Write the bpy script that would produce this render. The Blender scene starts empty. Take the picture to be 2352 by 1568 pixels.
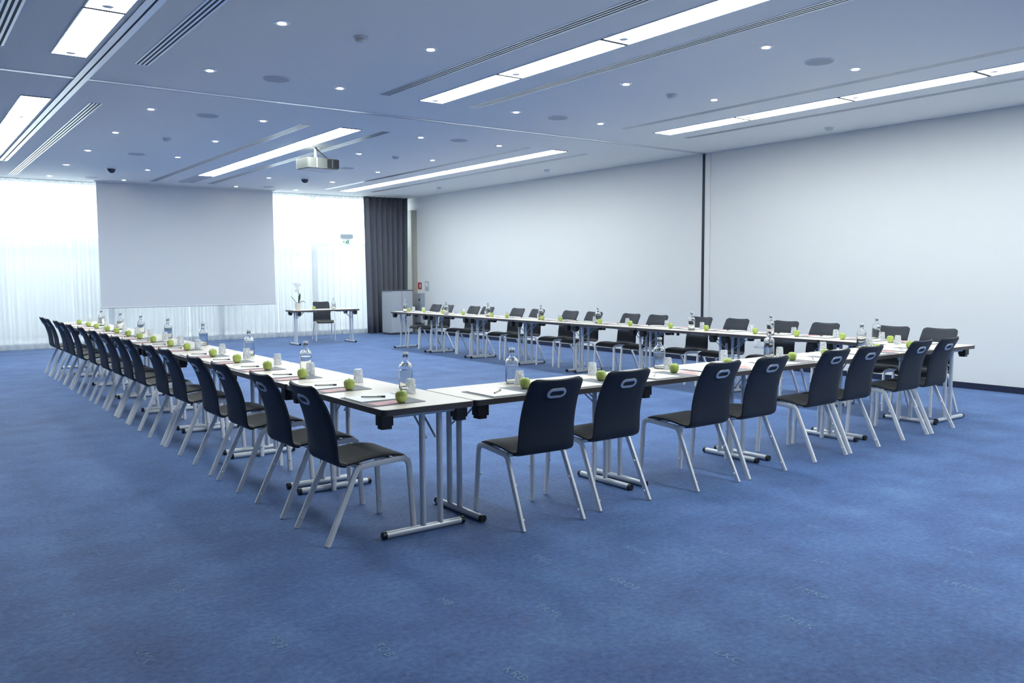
import bpy, bmesh, math, random
from mathutils import Vector, Matrix

random.seed(7)
sc = bpy.context.scene
COL = sc.collection

# ------------------------------------------------------------------ camera, world, exposure
CAM_H = 1.4651
cam_d = bpy.data.cameras.new('camera')
cam_d.sensor_width = 36.0
cam_d.lens = 29.69
cam_d.clip_end = 200
cam = bpy.data.objects.new('camera', cam_d)
COL.objects.link(cam)
_f = Vector((0.58953, 0.80392, -0.07861)); _r = Vector((0.80615, -0.59169, -0.00540)); _u = Vector((0.05086, 0.06018, 0.99689))
_m = Matrix((_r, _u, -_f)).transposed().to_4x4()
_m.translation = (0, 0, CAM_H)
cam.matrix_world = _m
sc.camera = cam

world = bpy.data.worlds.new('World')
sc.world = world
world.use_nodes = True
bgn = world.node_tree.nodes['Background']
bgn.inputs['Color'].default_value = (0.85, 0.96, 1.0, 1)
bgn.inputs['Strength'].default_value = 11.5

sc.view_settings.view_transform = 'Standard'
sc.view_settings.look = 'None'
sc.view_settings.exposure = 0.0
sc.view_settings.gamma = 1.0
sc.view_settings.use_curve_mapping = False
try:
    sc.cycles.use_denoising = True
    sc.cycles.use_light_tree = False
    sc.cycles.use_adaptive_sampling = True
    sc.cycles.adaptive_threshold = 0.07
    sc.cycles.max_bounces = 7
    sc.cycles.diffuse_bounces = 3
    sc.cycles.glossy_bounces = 2
    sc.cycles.transmission_bounces = 6
    sc.cycles.transparent_max_bounces = 12
    sc.cycles.caustics_refractive = False
    sc.cycles.caustics_reflective = False
    sc.cycles.sample_clamp_indirect = 60.0
except Exception:
    pass

PANEL_STRENGTH = 26.0      # luminance of the ceiling light panels
PANEL_COLOR = (0.93, 1.0, 0.985, 1)

# ------------------------------------------------------------------ dimensions (metres)
H = 3.44                 # ceiling
XW = 10.92               # right wall
XL0, YB0 = -2.6, -3.2    # left and back wall, outside the picture
YS = 19.52               # sheer curtains
YWIN = 20.02             # glazing
T = 0.74                 # table height
TW, TL = 0.60, 1.40      # table width, length
LX, NY = 2.10, 4.04      # outer edge of left row, outer edge of front row
TLN = 1.355              # front row table length
RX = LX + TW + 4 * TLN   # inner edge of the wall-side row

# ------------------------------------------------------------------ materials
def new_mat(name):
    m = bpy.data.materials.new(name)
    m.use_nodes = True
    return m, m.node_tree.nodes, m.node_tree.links, m.node_tree.nodes['Principled BSDF']

def plain(name, col, rough=0.5, metal=0.0, noise=0.0, scale=40.0, bump=0.0, spec=0.5, sheen=0.0):
    m, n, l, b = new_mat(name)
    b.inputs['Base Color'].default_value = (*col, 1)
    b.inputs['Roughness'].default_value = rough
    b.inputs['Metallic'].default_value = metal
    b.inputs['Specular IOR Level'].default_value = spec
    if sheen:
        b.inputs['Sheen Weight'].default_value = sheen
        b.inputs['Sheen Roughness'].default_value = 0.4
    if noise or bump:
        tc = n.new('ShaderNodeTexCoord'); nt = n.new('ShaderNodeTexNoise')
        nt.inputs['Scale'].default_value = scale; nt.inputs['Detail'].default_value = 5
        l.new(tc.outputs['Object'], nt.inputs['Vector'])
        if noise:
            mr = n.new('ShaderNodeMapRange'); mr.inputs[3].default_value = 1 - noise; mr.inputs[4].default_value = 1 + noise
            l.new(nt.outputs['Fac'], mr.inputs[0])
            vm = n.new('ShaderNodeVectorMath'); vm.operation = 'SCALE'
            vm.inputs[0].default_value = col
            l.new(mr.outputs[0], vm.inputs['Scale'])
            l.new(vm.outputs[0], b.inputs['Base Color'])
        if bump:
            bp = n.new('ShaderNodeBump'); bp.inputs['Strength'].default_value = bump; bp.inputs['Distance'].default_value = 0.002
            l.new(nt.outputs['Fac'], bp.inputs['Height']); l.new(bp.outputs[0], b.inputs['Normal'])
    return m

def emis(name, col, strength):
    m, n, l, b = new_mat(name)
    b.inputs['Base Color'].default_value = (0.8, 0.8, 0.8, 1)
    b.inputs['Emission Color'].default_value = col
    b.inputs['Emission Strength'].default_value = strength
    return m

M = {}
M['wall'] = plain('wall_paint', (0.79, 0.80, 0.795), 0.6, noise=0.012, scale=2.0, bump=0.05)
M['wall_side'] = plain('side_wall_panel', (0.20, 0.20, 0.21), 0.5, noise=0.05, scale=3.0)
M['ceiling'] = plain('ceiling_paint', (0.96, 0.94, 0.885), 0.75, noise=0.012, scale=1.5)
M['ceil_trim'] = plain('ceiling_trim_white', (0.82, 0.84, 0.86), 0.35)
M['alu'] = plain('aluminium_profile', (0.80, 0.83, 0.86), 0.28, metal=0.8)
M['dark_gap'] = plain('dark_gap', (0.015, 0.02, 0.03), 0.6)
M['slot_grey'] = plain('slot_grey', (0.10, 0.11, 0.13), 0.5)
M['baseboard'] = plain('baseboard_navy', (0.012, 0.018, 0.05), 0.5, noise=0.1)
M['chair_fabric'] = plain('chair_fabric_black', (0.013, 0.018, 0.030), 0.62, noise=0.25, scale=300, bump=0.25, spec=0.45, sheen=0.12)
M['chair_seat'] = plain('chair_seat_black_painted_sheen', (0.030, 0.027, 0.022), 0.55, noise=0.25, scale=300, bump=0.25, spec=0.45, sheen=0.15)  # dark seat fabric, its olive-brown sheen painted into the base colour
M['chair_metal'] = plain('chair_frame_silver', (0.95, 0.955, 0.96), 0.32, metal=0.05)
M['table_metal'] = plain('table_frame_silver', (0.70, 0.73, 0.77), 0.33, metal=0.25)
M['handle_trim'] = plain('handle_trim_silver', (0.68, 0.71, 0.76), 0.35, metal=0.3)
M['tabletop'] = plain('tabletop_laminate', (0.86, 0.785, 0.69), 0.32, noise=0.03, scale=6)
M['table_edge'] = plain('table_edge_dark', (0.075, 0.068, 0.070), 0.35)
M['black_plastic'] = plain('black_plastic', (0.012, 0.013, 0.016), 0.35)
M['mat_grey'] = plain('desk_mat_grey', (0.20, 0.21, 0.23), 0.55)
M['paper'] = plain('paper_white', (0.96, 0.96, 0.96), 0.45)
M['card_red'] = plain('card_rose', (0.68, 0.36, 0.36), 0.5, noise=0.25, scale=60)
M['pen_dark'] = plain('pen_dark', (0.05, 0.045, 0.04), 0.3)
M['pen_light'] = plain('pen_light', (0.55, 0.50, 0.42), 0.3, metal=0.4)
M['stem'] = plain('apple_stem', (0.10, 0.06, 0.03), 0.7)
M['screen'] = plain('screen_fabric', (0.74, 0.75, 0.78), 0.8)
M['curtain'] = plain('curtain_charcoal', (0.115, 0.122, 0.150), 0.85, noise=0.15, scale=80, sheen=0.1)
M['cabinet'] = plain('cabinet_grey', (0.42, 0.45, 0.50), 0.4, noise=0.02)
M['cabinet_dark'] = plain('cabinet_dark', (0.08, 0.09, 0.11), 0.4)
M['door'] = plain('door_ivory', (0.66, 0.66, 0.60), 0.5)
M['door_trim'] = plain('door_trim_putty', (0.40, 0.39, 0.34), 0.5)
M['box_grey'] = plain('wall_box_grey', (0.33, 0.37, 0.41), 0.4)
M['sign_red'] = plain('sign_red', (0.45, 0.03, 0.04), 0.4)
M['sign_grey'] = plain('sign_grey', (0.42, 0.50, 0.55), 0.4)
M['white_plastic'] = plain('white_plastic', (0.80, 0.82, 0.83), 0.4)
M['dark_dome'] = plain('dark_dome', (0.05, 0.06, 0.08), 0.25)
M['speaker'] = plain('speaker_grille', (0.50, 0.52, 0.52), 0.6, noise=0.3, scale=400)
M['proj_light'] = plain('projector_light_grey', (0.18, 0.19, 0.18), 0.4)
M['proj_dark'] = plain('projector_dark', (0.035, 0.037, 0.045), 0.4)
M['pot'] = plain('pot_white', (0.74, 0.70, 0.67), 0.4)
M['leaf'] = plain('orchid_leaf', (0.035, 0.09, 0.04), 0.4)
M['orchid_stem'] = plain('orchid_stem', (0.12, 0.17, 0.08), 0.5)
M['petal'] = plain('orchid_petal', (0.80, 0.80, 0.78), 0.5)
M['soil'] = plain('pot_soil', (0.05, 0.035, 0.025), 0.9)
M['window_frame'] = plain('window_frame_white', (0.80, 0.82, 0.84), 0.4)
M['outdoor_wall'] = plain('outdoor_wall', (0.50, 0.52, 0.53), 0.8, noise=0.08, scale=0.6)
M['outdoor_ground'] = plain('outdoor_ground', (0.40, 0.41, 0.41), 0.9, noise=0.1, scale=1)
M['lettering'] = plain('carpet_lettering', (0.20, 0.32, 0.50), 0.95)
M['green_sign'] = plain('sign_green', (0.02, 0.30, 0.15), 0.5)
M['panel'] = emis('light_panel', PANEL_COLOR, PANEL_STRENGTH)
M['panel_off'] = plain('light_panel_off', (0.50, 0.52, 0.55), 0.35)
M['lamp'] = emis('downlight_lamp', (1.0, 0.90, 0.78, 1), 40.0)
M['panel'].cycles.emission_sampling = 'FRONT'
M['lamp'].cycles.emission_sampling = 'FRONT'
M['exit_glow'] = emis('exit_sign_pane', (0.80, 1.0, 0.92, 1), 0.25)
M['exit_glow'].cycles.emission_sampling = 'NONE'

# carpet: mottled blue loop pile
def carpet():
    m, n, l, b = new_mat('carpet_blue')
    tc = n.new('ShaderNodeTexCoord')
    n1 = n.new('ShaderNodeTexNoise'); n1.inputs['Scale'].default_value = 2.2; n1.inputs['Detail'].default_value = 6; n1.inputs['Roughness'].default_value = 0.65
    n2 = n.new('ShaderNodeTexNoise'); n2.inputs['Scale'].default_value = 34; n2.inputs['Detail'].default_value = 8; n2.inputs['Roughness'].default_value = 0.75
    n3 = n.new('ShaderNodeTexNoise'); n3.inputs['Scale'].default_value = 7; n3.inputs['Detail'].default_value = 3
    for q in (n1, n2, n3): l.new(tc.outputs['Object'], q.inputs['Vector'])
    add = n.new('ShaderNodeMath'); add.operation = 'MULTIPLY_ADD'; add.inputs[1].default_value = 0.42
    l.new(n1.outputs['Fac'], add.inputs[0])
    sc2 = n.new('ShaderNodeMath'); sc2.operation = 'MULTIPLY'; sc2.inputs[1].default_value = 0.58
    l.new(n2.outputs['Fac'], sc2.inputs[0]); l.new(sc2.outputs[0], add.inputs[2])
    cr = n.new('ShaderNodeValToRGB')
    e = cr.color_ramp.elements
    e[0].position = 0.37; e[0].color = (0.014, 0.046, 0.170, 1)
    e[1].position = 0.64; e[1].color = (0.098, 0.212, 0.455, 1)
    k = cr.color_ramp.elements.new(0.5); k.color = (0.045, 0.117, 0.325, 1)
    l.new(add.outputs[0], cr.inputs[0])
    # faint rosy flecks
    mr = n.new('ShaderNodeMapRange'); mr.inputs[1].default_value = 0.60; mr.inputs[2].default_value = 0.75; mr.inputs[3].default_value = 0; mr.inputs[4].default_value = 0.35
    l.new(n3.outputs['Fac'], mr.inputs[0])
    mx = n.new('ShaderNodeMix'); mx.data_type = 'RGBA'
    mx.inputs[7].default_value = (0.085, 0.105, 0.24, 1)
    l.new(mr.outputs[0], mx.inputs[0]); l.new(cr.outputs[0], mx.inputs[6]); l.new(mx.outputs[2], b.inputs['Base Color'])
    b.inputs['Roughness'].default_value = 0.68
    b.inputs['Specular IOR Level'].default_value = 0.3
    b.inputs['Sheen Weight'].default_value = 0.3
    b.inputs['Sheen Roughness'].default_value = 0.5
    b.inputs['Sheen Tint'].default_value = (0.65, 0.78, 1.0, 1)
    bp = n.new('ShaderNodeBump'); bp.inputs['Strength'].default_value = 0.4; bp.inputs['Distance'].default_value = 0.004
    l.new(n2.outputs['Fac'], bp.inputs['Height']); l.new(bp.outputs[0], b.inputs['Normal'])
    return m
M['carpet'] = carpet()

def apple_mat():
    m, n, l, b = new_mat('apple_green')
    tc = n.new('ShaderNodeTexCoord'); nt = n.new('ShaderNodeTexNoise'); nt.inputs['Scale'].default_value = 22; nt.inputs['Detail'].default_value = 4
    l.new(tc.outputs['Object'], nt.inputs['Vector'])
    cr = n.new('ShaderNodeValToRGB'); e = cr.color_ramp.elements
    e[0].position = 0.35; e[0].color = (0.36, 0.47, 0.085, 1); e[1].position = 0.7; e[1].color = (0.55, 0.64, 0.20, 1)
    l.new(nt.outputs['Fac'], cr.inputs[0]); l.new(cr.outputs[0], b.inputs['Base Color'])
    b.inputs['Roughness'].default_value = 0.28
    b.inputs['Subsurface Weight'].default_value = 0.08
    b.inputs['Subsurface Radius'].default_value = (0.01, 0.01, 0.004)
    return m
M['apple'] = apple_mat()

def clear_glass(name, tint, gloss, frost=0.0):
    """thin clear glass: transparent with fresnel reflections"""
    m, n, l, b = new_mat(name)
    out = n['Material Output']; n.remove(b)
    tr = n.new('ShaderNodeBsdfTransparent'); tr.inputs[0].default_value = (*tint, 1)
    gl = n.new('ShaderNodeBsdfGlossy'); gl.inputs[0].default_value = (1, 1, 1, 1); gl.inputs['Roughness'].default_value = 0.04
    lw = n.new('ShaderNodeLayerWeight'); lw.inputs[0].default_value = gloss
    mx = n.new('ShaderNodeMixShader')
    l.new(lw.outputs['Fresnel'], mx.inputs[0])
    l.new(tr.outputs[0], mx.inputs[1]); l.new(gl.outputs[0], mx.inputs[2])
    last = mx.outputs[0]
    if frost:
        df = n.new('ShaderNodeBsdfDiffuse'); df.inputs[0].default_value = (0.95, 0.97, 1.0, 1)
        tl = n.new('ShaderNodeBsdfTranslucent'); tl.inputs[0].default_value = (0.97, 0.985, 1.0, 1)
        a = n.new('ShaderNodeMixShader'); a.inputs[0].default_value = 0.5
        l.new(df.outputs[0], a.inputs[1]); l.new(tl.outputs[0], a.inputs[2])
        tc = n.new('ShaderNodeTexCoord'); vo = n.new('ShaderNodeTexVoronoi'); vo.inputs['Scale'].default_value = 70
        l.new(tc.outputs['Object'], vo.inputs['Vector'])
        mr = n.new('ShaderNodeMapRange'); mr.inputs[1].default_value = 0.25; mr.inputs[2].default_value = 0.6; mr.inputs[3].default_value = frost; mr.inputs[4].default_value = frost * 0.35
        l.new(vo.outputs['Distance'], mr.inputs[0])
        m2 = n.new('ShaderNodeMixShader'); l.new(mr.outputs[0], m2.inputs[0])
        l.new(last, m2.inputs[1]); l.new(a.outputs[0], m2.inputs[2]); last = m2.outputs[0]
    l.new(last, out.inputs[0])
    return m
M['pane'] = clear_glass('window_glass', (0.95, 0.965, 0.97), 0.35)
M['pane_low'] = clear_glass('window_glass_tinted', (0.76, 0.77, 0.775), 0.35)
def real_glass(name, tint, rough=0.0, ior=1.45):
    m, n, l, b = new_mat(name)
    b.inputs['Base Color'].default_value = (*tint, 1)
    b.inputs['Transmission Weight'].default_value = 1.0
    b.inputs['Roughness'].default_value = rough
    b.inputs['IOR'].default_value = ior
    return m
M['bottle'] = real_glass('bottle_glass', (0.985, 0.995, 1.0))
M['water'] = real_glass('bottle_water', (0.985, 0.995, 1.0), 0.0, 1.08)
M['tumbler'] = clear_glass('tumbler_glass', (0.98, 0.99, 1.0), 0.2, 0.8)

def sheer_mat():
    m, n, l, b = new_mat('sheer_fabric')
    out = n['Material Output']; n.remove(b)
    tr = n.new('ShaderNodeBsdfTransparent'); tr.inputs[0].default_value = (1, 1, 1, 1)
    tl = n.new('ShaderNodeBsdfTranslucent'); tl.inputs[0].default_value = (0.95, 0.97, 1.0, 1)
    df = n.new('ShaderNodeBsdfDiffuse'); df.inputs[0].default_value = (0.85, 0.9, 0.92, 1)
    a = n.new('ShaderNodeMixShader'); a.inputs[0].default_value = 0.25
    l.new(tl.outputs[0], a.inputs[1]); l.new(df.outputs[0], a.inputs[2])
    lw = n.new('ShaderNodeLayerWeight'); lw.inputs[0].default_value = 0.5
    mr = n.new('ShaderNodeMapRange'); mr.inputs[1].default_value = 0.0; mr.inputs[2].default_value = 1.0; mr.inputs[3].default_value = 0.74; mr.inputs[4].default_value = 0.97
    l.new(lw.outputs['Facing'], mr.inputs[0])
    mx = n.new('ShaderNodeMixShader'); l.new(mr.outputs[0], mx.inputs[0])
    l.new(tr.outputs[0], mx.inputs[1]); l.new(a.outputs[0], mx.inputs[2]); l.new(mx.outputs[0], out.inputs[0])
    return m
M['sheer'] = sheer_mat()

# ------------------------------------------------------------------ mesh helpers
class MB:
    def __init__(s): s.v = []; s.f = []
    def box(s, x0, x1, y0, y1, z0, z1):
        b = len(s.v)
        s.v += [(x, y, z) for z in (z0, z1) for (x, y) in ((x0, y0), (x1, y0), (x1, y1), (x0, y1))]
        s.f += [(b, b+3, b+2, b+1), (b+4, b+5, b+6, b+7)] + [(b+i, b+(i+1) % 4, b+4+(i+1) % 4, b+4+i) for i in range(4)]
        return s
    def quad(s, a, b_, c, d):
        k = len(s.v); s.v += [a, b_, c, d]; s.f.append((k, k+1, k+2, k+3)); return s
    def prism(s, pts, z0, z1):
        b = len(s.v); n = len(pts)
        s.v += [(x, y, z0) for x, y in pts] + [(x, y, z1) for x, y in pts]
        s.f += [tuple(range(b+n-1, b-1, -1)), tuple(range(b+n, b+2*n))]
        s.f += [(b+i, b+(i+1) % n, b+n+(i+1) % n, b+n+i) for i in range(n)]
        return s
    def lathe(s, prof, n=20, c=(0, 0, 0)):
        b = len(s.v)
        for r, z in prof:
            for i in range(n):
                a = 2*math.pi*i/n
                s.v.append((c[0]+r*math.cos(a), c[1]+r*math.sin(a), c[2]+z))
        for j in range(len(prof)-1):
            for i in range(n):
                s.f.append((b+j*n+i, b+j*n+(i+1) % n, b+(j+1)*n+(i+1) % n, b+(j+1)*n+i))
        s.f.append(tuple(b+i for i in reversed(range(n))))
        s.f.append(tuple(b+(len(prof)-1)*n+i for i in range(n)))
        return s
    def sweep(s, path, sect, ref=(1, 0, 0)):
        """closed section [(a,b)] swept along path; a runs along ref, b perpendicular to ref and path"""
        b0 = len(s.v); n = len(sect); P = [Vector(p) for p in path]; ref = Vector(ref)
        for i, p in enumerate(P):
            if i == 0: d = P[1]-P[0]
            elif i == len(P)-1: d = P[-1]-P[-2]
            else: d = (P[i]-P[i-1]).normalized()+(P[i+1]-P[i]).normalized()
            d.normalize()
            side = (ref - d*ref.dot(d)).normalized(); up = d.cross(side)
            k = 1.0
            if 0 < i < len(P)-1:
                k = 1.0/max(0.6, d.dot((P[i]-P[i-1]).normalized()))
            for a, b in sect: s.v.append(tuple(p+side*a+up*b*k))
        for j in range(len(P)-1):
            for i in range(n):
                s.f.append((b0+j*n+i, b0+j*n+(i+1) % n, b0+(j+1)*n+(i+1) % n, b0+(j+1)*n+i))
        s.f.append(tuple(b0+i for i in reversed(range(n))))
        s.f.append(tuple(b0+(len(P)-1)*n+i for i in range(n)))
        return s
    def tube(s, path, r, n=10):
        d = (Vector(path[-1])-Vector(path[0])).normalized()
        ref = (1, 0, 0) if abs(d.x) < 0.8 else (0, 1, 0)
        return s.sweep(path, [(r*math.cos(2*math.pi*i/n), r*math.sin(2*math.pi*i/n)) for i in range(n)], ref)
    def mesh(s, name, smooth=None, fix=True):
        me = bpy.data.meshes.new(name)
        me.from_pydata(s.v, [], s.f)
        if fix:
            bm = bmesh.new(); bm.from_mesh(me); bmesh.ops.recalc_face_normals(bm, faces=bm.faces); bm.to_mesh(me); bm.free()
        me.update()
        if smooth is not None:
            for p in me.polygons: p.use_smooth = True
            try: me.set_sharp_from_angle(angle=math.radians(smooth))
            except Exception: pass
        return me

def obj(name, me, mat, parent=None, loc=(0, 0, 0), rz=0.0):
    o = bpy.data.objects.new(name, me)
    if mat and not me.materials: me.materials.append(M[mat])
    COL.objects.link(o)
    o.location = loc; o.rotation_euler = (0, 0, rz)
    if parent: o.parent = parent
    return o

def empty(name, loc=(0, 0, 0), rz=0.0):
    o = bpy.data.objects.new(name, None); o.empty_display_size = 0.1
    COL.objects.link(o); o.location = loc; o.rotation_euler = (0, 0, rz)
    return o

def tag(o, label=None, cat=None, group=None, kind=None):
    if label: o['label'] = label
    if cat: o['category'] = cat
    if group: o['group'] = group
    if kind: o['kind'] = kind
    return o

def dup(src, parent=None):
    c = src.copy(); COL.objects.link(c); c.parent = parent
    for ch in list(src.children): dup(ch, c)
    return c

def place(proto, used, loc, rz, label, cat, group):
    o = proto if not used.get(proto.name) else dup(proto)
    used[proto.name] = True
    o.location = loc; o.rotation_euler = (0, 0, rz)
    return tag(o, label, cat, group)
USED = {}

def rrect(x0, x1, y0, y1, r, n=5):
    pts = []
    for cx, cy, a0 in ((x1-r, y0+r, -90), (x1-r, y1-r, 0), (x0+r, y1-r, 90), (x0+r, y0+r, 180)):
        for i in range(n+1):
            a = math.radians(a0+90*i/n); pts.append((cx+r*math.cos(a), cy+r*math.sin(a)))
    return pts

ORD = ['first', 'second', 'third', 'fourth', 'fifth', 'sixth', 'seventh', 'eighth', 'ninth', 'tenth', 'eleventh', 'twelfth',
       'thirteenth', 'fourteenth', 'fifteenth', 'sixteenth', 'seventeenth', 'eighteenth', 'nineteenth', 'twentieth']

# ------------------------------------------------------------------ room shell
FX0 = 1.5                # the far wall is glazed from here to the right wall
def struct(name, me, mat, parent=None):
    o = obj(name, me, mat, parent)
    if not parent: o['kind'] = 'structure'
    return o

floor = struct('floor', MB().box(XL0, XW, YB0, YWIN+0.1, -0.1, 0).mesh('floor'), 'carpet')
tag(floor, 'mottled blue carpet with faint woven lettering', None)
struct('ceiling', MB().box(XL0, XW, YB0, YWIN+0.1, H, H+0.15).mesh('ceiling'), 'ceiling')
struct('wall_right', MB().box(XW, XW+0.15, YB0, YWIN+0.1, 0, H).mesh('wall_right'), 'wall')
struct('wall_left', MB().box(XL0-0.15, XL0, YB0, YWIN+0.1, 0, H).mesh('wall_left'), 'wall_side')
struct('wall_back', MB().box(XL0-0.15, XW+0.15, YB0-0.15, YB0, 0, H).mesh('wall_back'), 'wall')
struct('wall_far', MB().box(XL0-0.15, FX0, YWIN-0.05, YWIN+0.1, 0, H).mesh('wall_far'), 'wall')
struct('baseboard_right', MB().box(XW-0.015, XW, YB0, 18.95, 0.001, 0.078).mesh('baseboard_right'), 'baseboard')

# partition tracks in ceiling and wall
tr1 = struct('trim_1', MB().box(XL0, XW, 9.43, 9.50, H-0.006, H).mesh('trim_1'), 'alu')
obj('track_slot', MB().box(XL0, XW, 9.50, 9.52, H-0.006, H).mesh('track_slot'), 'slot_grey', tr1)
tr2 = struct('trim_2', MB().box(1.57, 1.622, YB0, 16.7, H-0.013, H).box(1.64, 1.692, YB0, 16.7, H-0.013, H).mesh('trim_2'), 'alu')
obj('track_slot', MB().box(1.622, 1.64, YB0, 16.7, H-0.007, H).mesh('track_slot'), 'dark_gap', tr2)
tr3 = struct('trim_3', MB().box(XW-0.012, XW, 9.36, 9.47, 0.08, H-0.013).mesh('trim_3'), 'wall')
obj('track_slot', MB().box(XW-0.018, XW, 9.47, 9.52, 0.08, H-0.013).mesh('track_slot'), 'dark_gap', tr3)

# windows : five bays with transom, panes in upper and lower field
nb = 4; bw = (XW-FX0)/nb
bays = [(FX0+k*bw, FX0+(k+1)*bw, YWIN) for k in range(nb)]
for k, (x0, x1, yw) in enumerate(bays):
    fr = MB()
    fr.box(x0, x0+0.06, yw-0.05, yw+0.05, 0, H); fr.box(x1-0.06, x1, yw-0.05, yw+0.05, 0, H)
    fr.box(x0+0.06, x1-0.06, yw-0.05, yw+0.05, 0, 0.09); fr.box(x0+0.06, x1-0.06, yw-0.05, yw+0.05, H-0.02, H)
    fr.box(x0+0.06, x1-0.06, yw-0.05, yw+0.05, 2.22, 2.30)
    w = struct('window_%d' % (k+1), fr.mesh('window'), 'window_frame')
    obj('pane', MB().box(x0+0.06, x1-0.06, yw-0.006, yw+0.006, 2.30, H-0.02).mesh('pane'), 'pane', w)
    obj('pane', MB().box(x0+0.06, x1-0.06, yw-0.006, yw+0.006, 0.09, 2.22).mesh('pane'), 'pane_low', w)

# outside: paved strip and a pale boundary wall
struct('ground_outside', MB().box(-14, 24, YWIN+0.15, 40, -0.2, -0.02).mesh('ground_outside'), 'outdoor_ground')
struct('wall_outside', MB().box(-14, 24, 23.5, 23.8, -0.02, 2.42).mesh('wall_outside'), 'outdoor_wall')


# daylight portals for the glazing
for k in range(2):
    ld = bpy.data.lights.new('window_portal', 'AREA'); ld.shape = 'RECTANGLE'
    ld.size = (XW-FX0)/2; ld.size_y = H
    ld.cycles.is_portal = True
    lo = bpy.data.objects.new('window_portal', ld); COL.objects.link(lo)
    lo.location = (FX0+(XW-FX0)*(0.25+0.5*k), YWIN+0.12, H/2)
    lo.rotation_euler = (math.radians(-90), 0, 0)

# woven lettering in the carpet
WORDS = [('POB', 1.16, 3.27), ('FOB', 1.47, 2.95), ('LMK', 0.70, 3.46), ('LKC', 2.50, 2.10), ('EMLK', 2.99, 2.16), ('ERML', 2.23, 2.88),
         ('EKC', 2.63, 3.42), ('DROB', 2.72, 2.93), ('KMH', 3.11, 3.24), ('ERF', 3.44, 2.92), ('EMCK', 4.96, 2.25), ('POK', 4.48, 2.18),
         ('LRMB', 3.96, 1.95), ('KEB', 5.40, 3.04), ('OMK', 6.20, 3.0), ('EKLB', 1.0, 4.16), ('KC', 0.53, 4.10), ('MB', 1.92, 3.21),
         ('RK', 4.22, 2.88), ('LO', 3.73, 2.5), ('KRB', 1.76, 2.48), ('FMKB', 3.33, 2.32), ('OB', 0.73, 5.38), ('EMB', 0.78, 4.93),
         ('KLB', 1.47, 4.93), ('RK', 1.19, 5.22)]
for i, (wd, x, y) in enumerate(WORDS):
    cu = bpy.data.curves.new('word', 'FONT'); cu.body = wd; cu.size = 0.062; cu.space_character = 1.12
    to = bpy.data.objects.new('word_tmp', cu); COL.objects.link(to)
    bpy.context.view_layer.update()
    me = bpy.data.meshes.new_from_object(to.evaluated_get(bpy.context.evaluated_depsgraph_get()))
    bpy.data.objects.remove(to)
    me.name = 'woven_lettering'
    o = obj('woven_lettering', me, 'lettering', floor, (x, y, 0.0012), math.radians(-90+random.uniform(-2, 2)))

# ------------------------------------------------------------------ ceiling fixtures
def light_strip(x0, x1, edges, where, off=()):
    n = len(edges)-1
    for i in range(n):
        a, b = sorted((edges[i], edges[i+1])); g = 0.022
        o = empty('ceiling_light', ((x0+x1)/2, (a+b)/2, H))
        w2 = (x1-x0)/2; l2 = (b-a)/2-g
        fr = MB()
        fr.box(-w2-0.012, -w2, -l2, l2, -0.007, 0).box(w2, w2+0.012, -l2, l2, -0.007, 0)
        obj('frame', fr.mesh('frame'), 'ceil_trim', o)
        obj('end_strip', MB().box(-w2, w2, -l2-g, -l2, -0.0075, 0).mesh('end_strip'), 'slot_grey', o)
        obj('end_strip', MB().box(-w2, w2, l2, l2+g-0.0005, -0.0075, 0).mesh('end_strip'), 'slot_grey', o)
        obj('diffuser', MB().box(-w2, w2, -l2, l2, -0.006, -0.001).mesh('diffuser'), 'panel_off' if i in off else 'panel', o)
        cl = MB().lathe([(0.03, -0.010), (0.042, -0.0062)], 14, (0, l2-0.09, 0))
        obj('latch', cl.mesh('latch', 30), 'ceil_trim', o)
        st = 'unlit dark end panel' if i in off else 'glowing ceiling light panel'
        tag(o, '%s, %s from cross track, %s' % (st, ORD[i], where), 'ceiling light', 'recessed ceiling light panels')

NEAR_E = [8.48, 6.94, 5.42, 3.90, 2.36, 0.82, -0.72]
FAR_E = [10.58, 12.20, 13.83, 15.46, 17.10]
light_strip(4.93, 5.22, NEAR_E, 'middle near strip')
light_strip(8.72, 9.03, [8.52, 7.10, 5.64, 4.15, 2.65, 1.15, -0.35], 'near strip by white wall')
light_strip(1.245, 1.52, [8.55, 6.97, 5.40], 'near strip left of long track')
light_strip(4.95, 5.25, FAR_E+[18.45], 'far strip beside projector', off=(4,))
light_strip(8.57, 8.87, [10.55, 12.13, 13.71, 15.29, 16.87, 18.45], 'far strip by white wall')
light_strip(1.245, 1.53, [10.67, 12.2, 13.75, 15.3, 16.85, 18.4], 'far strip left of long track')

def diffuser(x0, x1, ya, yb, label):
    o = empty('air_diffuser', ((x0+x1)/2, (ya+yb)/2, H))
    w = (x1-x0); l2 = abs(yb-ya)/2
    obj('backing', MB().box(-w/2, w/2, -l2, l2, -0.0012, 0).mesh('backing'), 'dark_gap', o)
    bw_ = w/7.0*1.0
    for i in range(4):
        xc = -w/2+bw_/2+i*(w-bw_)/3
        obj('slat', MB().box(xc-bw_/2, xc+bw_/2, -l2, l2, -0.0032, -0.0012).mesh('slat'), 'alu', o)
    tag(o, label, 'air vent', 'linear slot air vents in the ceiling')
diffuser(1.925, 2.055, 8.54, -0.5, 'near slot air vent just right of the long ceiling track')
diffuser(1.925, 2.055, 10.70, 18.9, 'far slot air vent just right of the long ceiling track')
diffuser(0.74, 0.88, 8.52, 1.0, 'slot air vent cut by the top left corner of the picture')
diffuser(4.41, 4.54, 8.45, -0.5, 'near slot air vent left of the middle light strip')
diffuser(5.60, 5.73, 8.46, -0.5, 'near slot air vent right of the middle light strip')
diffuser(4.42, 4.55, 10.63, 18.7, 'far slot air vent left of the projector light strip')
diffuser(5.55, 5.68, 10.56, 18.55, 'far slot air vent above the projector')
diffuser(8.12, 8.22, 8.55, -0.5, 'near slot air vent left of the wall-side light strip')
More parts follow.
